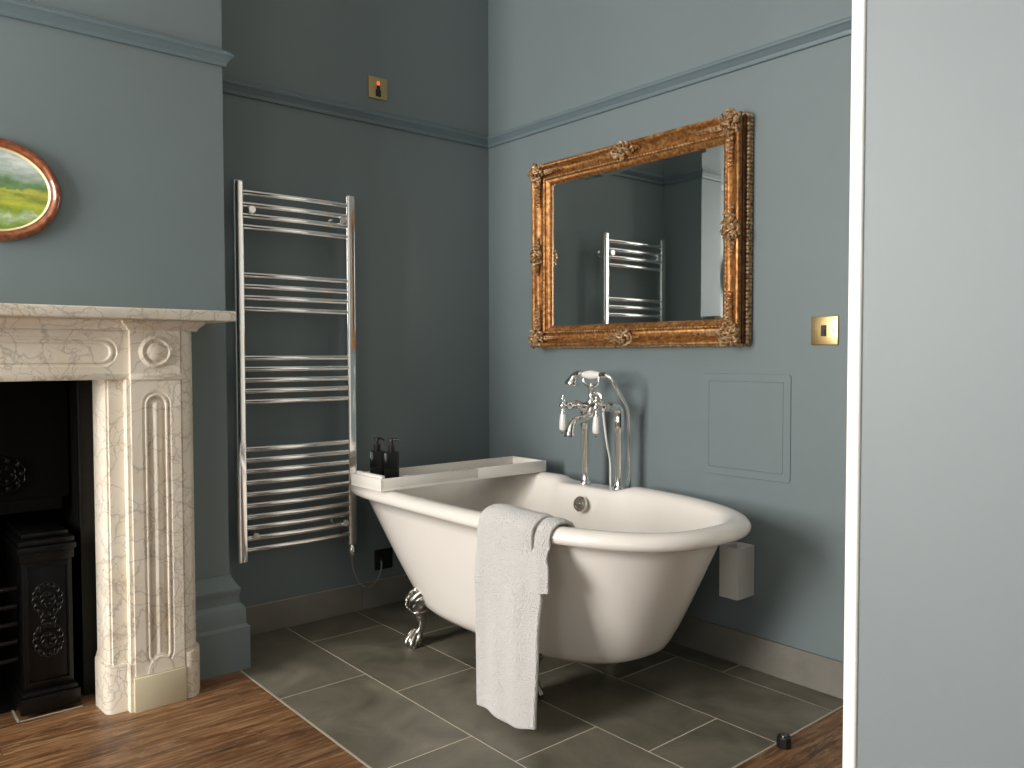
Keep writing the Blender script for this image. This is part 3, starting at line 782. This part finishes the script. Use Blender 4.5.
b = bmesh.new(); stube(b, [(xm, yb, .890), (xm, yb-.012, .868), (xm, yb-.045, .856), (xm, yb-.078, .852), (xm, yb-.104, .836), (xm, yb-.114, .812), (xm, yb-.116, .796)], [.017,.018,.0160,.0150,.0155,.018,.0215], 20, 10)
lathe(b, [(.0001,.790), (.0175,.790), (.0225,.792), (.0225,.798), (.0001,.800)], (xm, yb-.116, 0), 'Z', 20); obj('spout', b, M_chrome, mt, 60)
b = bmesh.new(); lathe(b, [(.0001,.915), (.017,.917), (.017,.926), (.0105,.932), (.0105,.968), (.015,.972), (.015,.978), (.008,.982), (.0001,.984)], (xm, yb, 0), 'Z', 20)
stube(b, [(xm+.006, yb, .948), (xm+.025, yb+.004, .952), (xm+.042, yb+.008, .947), (xm+.048, yb+.010, .930), (xm+.048, yb+.012, .915)], [.008,.008,.008,.008,.009], 14)
for s_ in (-1, 1):
    stube(b, [(xm, yb, .976), (xm+s_*.020, yb, .981), (xm+s_*.038, yb, .993), (xm+s_*.042, yb, 1.006), (xm+s_*.040, yb, 1.014)], [.006,.0065,.0065,.006,.0065], 10)
sphere(b, (xm, yb, .986), .008)
obj('cradle', b, M_chrome, mt, 50)
hz = 1.024
bcon = bmesh.new(); stube(bcon, [(xm+.078, yb, hz-.001), (xm+.060, yb, hz), (xm+.046, yb, hz)], [.011,.012,.009], 14)
b = bmesh.new()
stube(b, [(xm-.042, yb, hz), (xm-.058, yb, hz+.002), (xm-.072, yb-.002, hz+.001), (xm-.088, yb-.004, hz-.008), (xm-.096, yb-.006, hz-.024)], [.010,.014,.014,.016,.023], 18)
hs = obj('handset', b, M_chrome, mt, 60); b = bmesh.new()
disc(b, Vector((xm-.099, yb-.006, hz-.030)), Vector((-.2, -.1, -1)), [(.0001,-.014), (.020,-.012), (.027,-.002), (.029,.008), (.027,.012), (.0001,.012)], 24)
obj('spray_rose', b, M_chrome, hs, 60); obj('hose_connector', bcon, M_chrome, hs, 60)
b = bmesh.new(); lathe(b, [(.0001,-.046), (.0095,-.046), (.0125,-.036), (.0165,-.015), (.0175,.0), (.0165,.015), (.0125,.036), (.0095,.046), (.0001,.046)], (xm, yb, hz), 'X', 20); obj('ceramic_grip', b, M_porc, hs, 60)
b = bmesh.new()
stube(b, [(xm+.076, yb, hz-.001), (xm+.098, yb+.006, hz-.012), (xm+.110, yb+.018, hz-.045), (xm+.110, yb+.050, hz-.085), (xm+.104, yb+.090, hz-.13), (xm+.094, yb+.113, hz-.20), (xm+.090, yb+.118, .70), (xm+.088, yb+.122, .60), (xm+.05, yb+.125, .45), (xm+.0, yb+.125, .42)], .0078, 10, 10)
obj('shower_hose', b, M_chrome, mt, 60)
b = bmesh.new()
stube(b, [(xm+.048, yb+.012, .918), (xm+.047, yb+.020, .86), (xm+.036, yb+.050, .76), (xm+.008, yb+.100, .68), (xm-.010, yb+.122, .60), (xm-.008, yb+.124, .50), (xm+.0, yb+.125, .42)], .0048, 10, 10)
obj('outlet_hose', b, M_porc, mt, 60)

# ------------------------------------------------------------------ bath tray
ZT = .6045
ty0, ty1, tX0, tX1 = -.935, -.118, .318, .536
tray = thing('bath_tray', 'long white bath tray lying across the left end of the bath', 'tray', ((tX0+tX1)/2, (ty0+ty1)/2, ZT))
b = bmesh.new(); w_ = .012; h_ = .046
box(b, tX0, tX1, ty0, ty1, ZT, ZT+.010, .002); box(b, tX0, tX1, ty0, ty0+w_, ZT+.009, ZT+h_, .002); box(b, tX0, tX1, ty1-w_, ty1, ZT+.009, ZT+h_, .002)
box(b, tX0, tX0+w_, ty0+w_-.002, ty1-w_+.002, ZT+.009, ZT+h_, .002)
box(b, tX1-w_, tX1, ty0+w_-.002, -.490, ZT+.009, ZT+h_, .0015); box(b, tX1-w_, tX1, -.4885, ty1-w_+.002, ZT+.009, ZT+h_, .0015)
obj('tray_body', b, M_traywhite, tray, 40)
b = bmesh.new(); box(b, tX0+.020, tX1-.016, ty0+w_+.001, ty0+w_+.016, ZT+.010, ZT+.056, .002); obj('end_rail', b, M_traywhite, tray, 40)
for y in (-.74, -.47, -.40, -.30):
    b = bmesh.new(); box(b, tX0+w_, tX1-w_, y, y+.008, ZT+.009, ZT+.017, .002); obj('divider', b, M_traywhite, tray, 40)
b = bmesh.new()
pts = [((tX0+tX1)/2+.045*math.cos(a), -.62+.045*math.sin(a), ZT+.012) for a in [2*PI*k/32 for k in range(33)]]
tube(b, pts, .003, 8, False); obj('round_recess', b, M_traywhite, tray, 40); b = bmesh.new()
pts = [((tX0+tX1)/2+.06*math.cos(a), -.22+.03*math.sin(a), ZT+.012) for a in [2*PI*k/32 for k in range(33)]]
tube(b, pts, .003, 8, False)
obj('oval_recess', b, M_traywhite, tray, 40)
bm = bmesh.new(); box(bm, .455, .515, -.800, -.765, ZT+.0102, ZT+.040, .004)
tag(obj('soap_bar', bm, M_traywhite, None, 40), 'small white block lying in the tray beside the black bottles', 'soap')

def bottle(cx, cy, rot, lean, label):
    z0 = ZT+.0102; t = thing('pump_bottle', label, 'bottle', (cx, cy, z0), 'black pump bottles on the bath tray')
    def tf(b, extra=0.):
        bmesh.ops.rotate(b, verts=b.verts, cent=(0,0,0), matrix=Matrix.Rotation(rot+extra, 3, 'Z')); bmesh.ops.translate(b, verts=b.verts, vec=(cx, cy, z0))
    b = bmesh.new(); box(b, -.028, .028, -.024, .024, 0, .120, .004, 3); tf(b); obj('bottle_body', b, M_blackgloss, t, 40)
    b = bmesh.new(); lathe(b, [(.0001,.118), (.013,.118), (.013,.124), (.0135,.125), (.0135,.142), (.011,.144), (.0001,.144)], (0,0,0), 'Z', 20); tf(b); obj('collar', b, M_blackpl, t, 40)
    b = bmesh.new(); lathe(b, [(.0001,.143), (.006,.143), (.006,.160), (.0115,.161), (.0115,.168), (.009,.171), (.0001,.171)], (0,0,0), 'Z', 16)
    stube(b, [(0,0,.166), (.018,0,.168), (.034,0,.167), (.043,0,.162)], [.006,.0045,.004,.0035], 8); tf(b, lean); obj('pump_head', b, M_blackpl, t, 50)
bottle(.365, -.846, 1.0, -.9, 'black glass pump bottle on the white tray, nearer the towel radiator')
bottle(.437, -.826, 1.0, -.6, 'black glass pump bottle on the tray, nearer the bath centre with long nozzle')

# ------------------------------------------------------------------ towel
tw = thing('towel', 'white terry towel folded over the near rim of the bath', 'towel', (1.28, -.93, .60))
def rim_y(x):
    n = N1 if x < CX else N2; a = A1 if x < CX else A2
    return CY-BB*(1-abs((x-CX)/a)**n)**(1/n)
def towel_sheet(xa, xb, zend, inner_end, gap, thick, wave, flare, name, seed, thin=None):
    """cloth over the rim: inside hang -> crest -> outside hang; x from xa(s) to xb(s)"""
    rnd = random.Random(seed); ph = [rnd.uniform(0, 6.28) for _ in range(6)]
    nx, ns = 56, 110; rings = []
    sec = [( .098, inner_end), (.094, .585), (.080, .606), (.058, .6115), (.036, .6125), (.018, .607), (.003, .595), (-.008, .575), (-.012, .545)]
    for i in range(ns):
        u = i/(ns-1)
        if u < .34:
            t = u/.34*(len(sec)-1); k = min(int(t), len(sec)-2); f = t-k; d = sec[k][0]*(1-f)+sec[k+1][0]*f; z = sec[k][1]*(1-f)+sec[k+1][1]*f; hang = 0
        else:
            hang = (u-.34)/.66; d = -.012-.016*sm(0, .25, hang); z = .545+(zend-.545)*hang
        row = []
        for j in range(nx+1):
            v = j/nx; x = xa(u, hang)*(1-v)+xb(u, hang)*v
            over = 0 if u > .34 else 0
            wv = wave*(sm(0, .5, hang)+.12)*(math.sin(x*34+ph[0]+1.2*hang)*.5+math.sin(x*61+ph[1]-.8*hang)*.3+math.sin(x*17+ph[2])*.6)
            edge = -.016*(sm(.80, 1., v)**2)*sm(.0, .3, hang) - .010*(sm(.2, 0., v)**2)*sm(0, .3, hang)
            # follow the rim, but straighten to a plane lower down
            ry = rim_y(x); ryf = rim_y(xa(u, hang)*.6+xb(u, hang)*.4)
            yy = ry*(1-.8*sm(0, .5, hang))+(ryf-.004)*.8*sm(0, .5, hang)
            zz = z+(.004*math.sin(x*25+ph[3])*(1 if u < .34 else 0))+(-.010*sm(.1,.5,v)+.014*sm(.7,1.,v))*hang**4
            c_ = sm(.86, 1., v)+sm(.10, 0., v)*.6
            zz -= .009*c_*(1-sm(.30,.40,u)); yy += .008*c_*sm(.25,.36,u)
            row.append((x, yy+d-gap-wv, zz+gap*(1 if u < .34 else 0)))
        rings.append(row)
    b = bmesh.new(); V = [[b.verts.new(p) for p in r] for r in rings]
    for A_, B_ in zip(V, V[1:]):
        for j in range(nx): b.faces.new((A_[j], A_[j+1], B_[j+1], B_[j]))
    bmesh.ops.recalc_face_normals(b, faces=b.faces)
    ctr = sum((f.normal.y*f.calc_area() for f in b.faces))
    if ctr > 0: bmesh.ops.reverse_faces(b, faces=b.faces)
    o = obj(name, b, M_towel, tw, 'all', norm=False)
    s = o.modifiers.new('thick', 'SOLIDIFY'); s.thickness = thick; s.offset = 1.
    bv = o.modifiers.new('round', 'SUBSURF'); bv.levels = bv.render_levels = 1
    return o
towel_sheet(lambda u, h: 1.128+.004*h, lambda u, h: 1.338+.062*sm(.0,.3,h)-.016*sm(.5,1,h), .030, .575, .0135, .013, .009, 0, 'outer_layer', 3)
towel_sheet(lambda u, h: 1.150, lambda u, h: 1.385+.035*sm(.05,.5,h), .425, .565, .0015, .009, .001, 0, 'under_layer', 8)

# ------------------------------------------------------------------ mirror
mx0, mx1, mz0, mz1 = .396, 1.458, 1.136, 1.928
mr = thing('wall_mirror', 'large rectangular mirror in ornate antique gold frame above the bath', 'mirror', ((mx0+mx1)/2, 0, mz0))
def rect_sweep(bm, prof, x0=mx0, x1=mx1, z0=mz0, z1=mz1, close=True):
    """prof: (inset from outer edge, distance from the wall)"""
    R = []
    for sx, sz in ((0,0), (1,0), (1,1), (0,1)):
        R.append([bm.verts.new(((x0+d) if sx == 0 else (x1-d), -y, (z0+d) if sz == 0 else (z1-d))) for d, y in prof])
    n = len(prof)
    for i in range(4):
        A_, B_ = R[i], R[(i+1) % 4]
        for k in range(n-1): bm.faces.new((A_[k], A_[k+1], B_[k+1], B_[k]))
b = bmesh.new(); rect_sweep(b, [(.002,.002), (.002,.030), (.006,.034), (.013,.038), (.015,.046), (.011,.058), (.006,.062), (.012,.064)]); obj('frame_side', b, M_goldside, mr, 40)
b = bmesh.new(); rect_sweep(b, [(.004,.058), (.001,.064), (.001,.072), (.004,.079), (.009,.081), (.014,.079), (.018,.073), (.024,.066), (.034,.058), (.046,.055), (.055,.057), (.060,.062), (.064,.064), (.068,.062), (.071,.055), (.078,.052), (.085,.047), (.090,.040), (.094,.030), (.094,.002)]); obj('frame_moulding', b, M_gold, mr, 35)
b = bmesh.new()                                        # beaded back edge and inner bead row
def beads(b, d, y, step, r, el=1.3):
    for (xa, za, xb, zb) in ((mx0+d, mz0+d, mx1-d, mz0+d), (mx1-d, mz0+d, mx1-d, mz1-d), (mx1-d, mz1-d, mx0+d, mz1-d), (mx0+d, mz1-d, mx0+d, mz0+d)):
        Ln = math.hypot(xb-xa, zb-za); n = int(Ln/step); hor = abs(xb-xa) > abs(zb-za)
        for k in range(n):
            t = (k+.5)/n; sphere(b, (xa+(xb-xa)*t, -y, za+(zb-za)*t), r, el if hor else 1, 1, 1 if hor else el, 6, 5)
beads(b, .001, .010, .014, .0085, 1.0); beads(b, .001, .025, .014, .0085, 1.0); obj('beaded_edge', b, M_goldorn, mr, 60)
b = bmesh.new(); beads(b, .064, .0635, .015, .0030, 1.9); obj('beaded_border', b, M_goldorn, mr, 60)
def leafcurl(b, p, ang, ln, curl, r, y):
    pts = []; a = ang; q = Vector((p[0], y, p[1]))
    for i in range(10):
        pts.append(q.copy()); st = ln/9*(1-.045*i); q = q+Vector((math.cos(a)*st, -.0016*math.sin(PI*i/9)*2, math.sin(a)*st)); a += curl/9*(1+i*.22)
    tube(b, pts, [r*(.55+.65*math.sin(PI*min(1, (i+1)/9))) for i in range(10)], 7)
def foliage(b, c, hw, hh, n, rnd, y0, dome=.012, size=1.):
    """cluster of acanthus curls and buds filling an ellipse, raised in the middle"""
    for k in range(n):
        a = 2*PI*k*.381966; r = math.sqrt((k+.5)/n); px, pz = c[0]+hw*r*math.cos(a), c[1]+hh*r*math.sin(a)
        y = y0-dome*(1-r*r); out = math.atan2(hh*math.sin(a), hw*math.cos(a))+rnd.uniform(-.5, .5)
        sg = rnd.choice((-1, 1))
        leafcurl(b, (px-math.cos(out)*.008, pz-math.sin(out)*.008), out, rnd.uniform(.022, .034)*size, sg*rnd.uniform(1.8, 3.4), rnd.uniform(.0034, .0050)*size, y)
        if k % 3 == 0: sphere(b, (px, y-.001, pz), .0052*size, 1, .8, 1, 8, 6)
def trail(b, c, ang, n, rnd, y0, w=1.):
    for k in range(n):
        t = 1-k/n*.6; x, z = c[0]+math.cos(ang)*.0165*k, c[1]+math.sin(ang)*.0165*k
        for sg in (1, -1):
            leafcurl(b, (x, z), ang+sg*.75, .030*t*w, -sg*2.2, .0042*t*w, y0)
        sphere(b, (x, y0-.002, z), .0045*t, 1, .8, 1, 8, 6)
rnd = random.Random(5)
dd = .036
for sx in (0, 1):
    for sz in (0, 1):
        cx = mx0+dd if sx == 0 else mx1-dd; cz = mz0+dd if sz == 0 else mz1-dd
        ax = 0 if sx == 0 else PI; az = PI/2 if sz == 0 else -PI/2
        b = bmesh.new()
        foliage(b, (cx, cz), .041, .041, 34, rnd, -.074, .014, 1.1)
        hx, vz = math.cos(ax), math.sin(az)
        trail(b, (cx+hx*.040, cz+vz*.004), ax, 7, rnd, -.068, 1.25); trail(b, (cx+hx*.004, cz+vz*.040), az, 7, rnd, -.068, 1.25)
        obj('corner_ornament', b, M_goldorn, mr, 60)
xm_, zm_ = (mx0+mx1)/2, (mz0+mz1)/2
for p, a in (((xm_, mz1-.032), 0), ((xm_, mz0+.032), 0), ((mx0+.032, zm_), PI/2), ((mx1-.032, zm_), PI/2)):
    b = bmesh.new(); hor = abs(math.cos(a)) > .5
    foliage(b, p, .054 if hor else .031, .031 if hor else .054, 28, rnd, -.073, .014, 1.1)
    for q in (0, PI): trail(b, (p[0]+math.cos(a+q)*.040, p[1]+math.sin(a+q)*.040), a+q, 3, rnd, -.068)
    obj('side_ornament', b, M_goldorn, mr, 60)
b = bmesh.new()                                        # silvered plate with a bevelled border
d0, d1 = .085, .103
rect_sweep(b, [(d0,.010), (d0,.0373), (d1,.038)])
v = [b.verts.new((x, -.038, z)) for x, z in ((mx0+d1, mz0+d1), (mx1-d1, mz0+d1), (mx1-d1, mz1-d1), (mx0+d1, mz1-d1))]; b.faces.new(v)
bmesh.ops.remove_doubles(b, verts=b.verts, dist=1e-6)
obj('mirror_glass', b, M_mirror, mr)
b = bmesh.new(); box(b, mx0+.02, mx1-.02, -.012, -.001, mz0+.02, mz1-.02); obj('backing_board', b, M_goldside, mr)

# ------------------------------------------------------------------ light
def area(name, loc, size, energy, col, rot):
    l = bpy.data.lights.new(name, 'AREA'); l.shape = 'RECTANGLE'; l.size, l.size_y = size; l.energy = energy; l.color = col
    o = bpy.data.objects.new(name, l); C.objects.link(o); o.location = loc; o.rotation_euler = rot; return o
for (a, b_), e in zip(WX, (185, 17)):
    area('daylight', ((a+b_)/2, YF-.13, (WZ0+WZ1)/2), (b_-a, WZ1-WZ0), e, (1., .965, .915), (PI/2, 0, 0))
w = bpy.data.worlds.new('sky'); SC.world = w; w.use_nodes = True
w.node_tree.nodes['Background'].inputs[0].default_value = (.75, .85, 1., 1); w.node_tree.nodes['Background'].inputs[1].default_value = .6

# ------------------------------------------------------------------ camera
f, yaw, pitch, roll = 808.99, 2.4373, .0345, -.0018
cx_, cy_, cz_ = 3.0672, -2.4606, 1.0971
cam = bpy.data.cameras.new('camera'); co = bpy.data.objects.new('camera', cam); C.objects.link(co)
cam.sensor_width = 36.; cam.lens = f/1024*36.; cam.clip_start = .02
fw = Vector((math.cos(yaw)*math.cos(pitch), math.sin(yaw)*math.cos(pitch), -math.sin(pitch)))
r = Vector((math.sin(yaw), -math.cos(yaw), 0)); u = r.cross(fw)
r2 = r*math.cos(roll)+u*math.sin(roll); u2 = -r*math.sin(roll)+u*math.cos(roll)
co.matrix_world = Matrix(((r2.x, u2.x, -fw.x, cx_), (r2.y, u2.y, -fw.y, cy_), (r2.z, u2.z, -fw.z, cz_), (0,0,0,1)))
SC.camera = co
vs = SC.view_settings
SC.display_settings.display_device = 'sRGB'
vs.view_transform = 'Standard'; vs.look = 'None'; vs.exposure = .25; vs.gamma = 1.; vs.use_curve_mapping = False
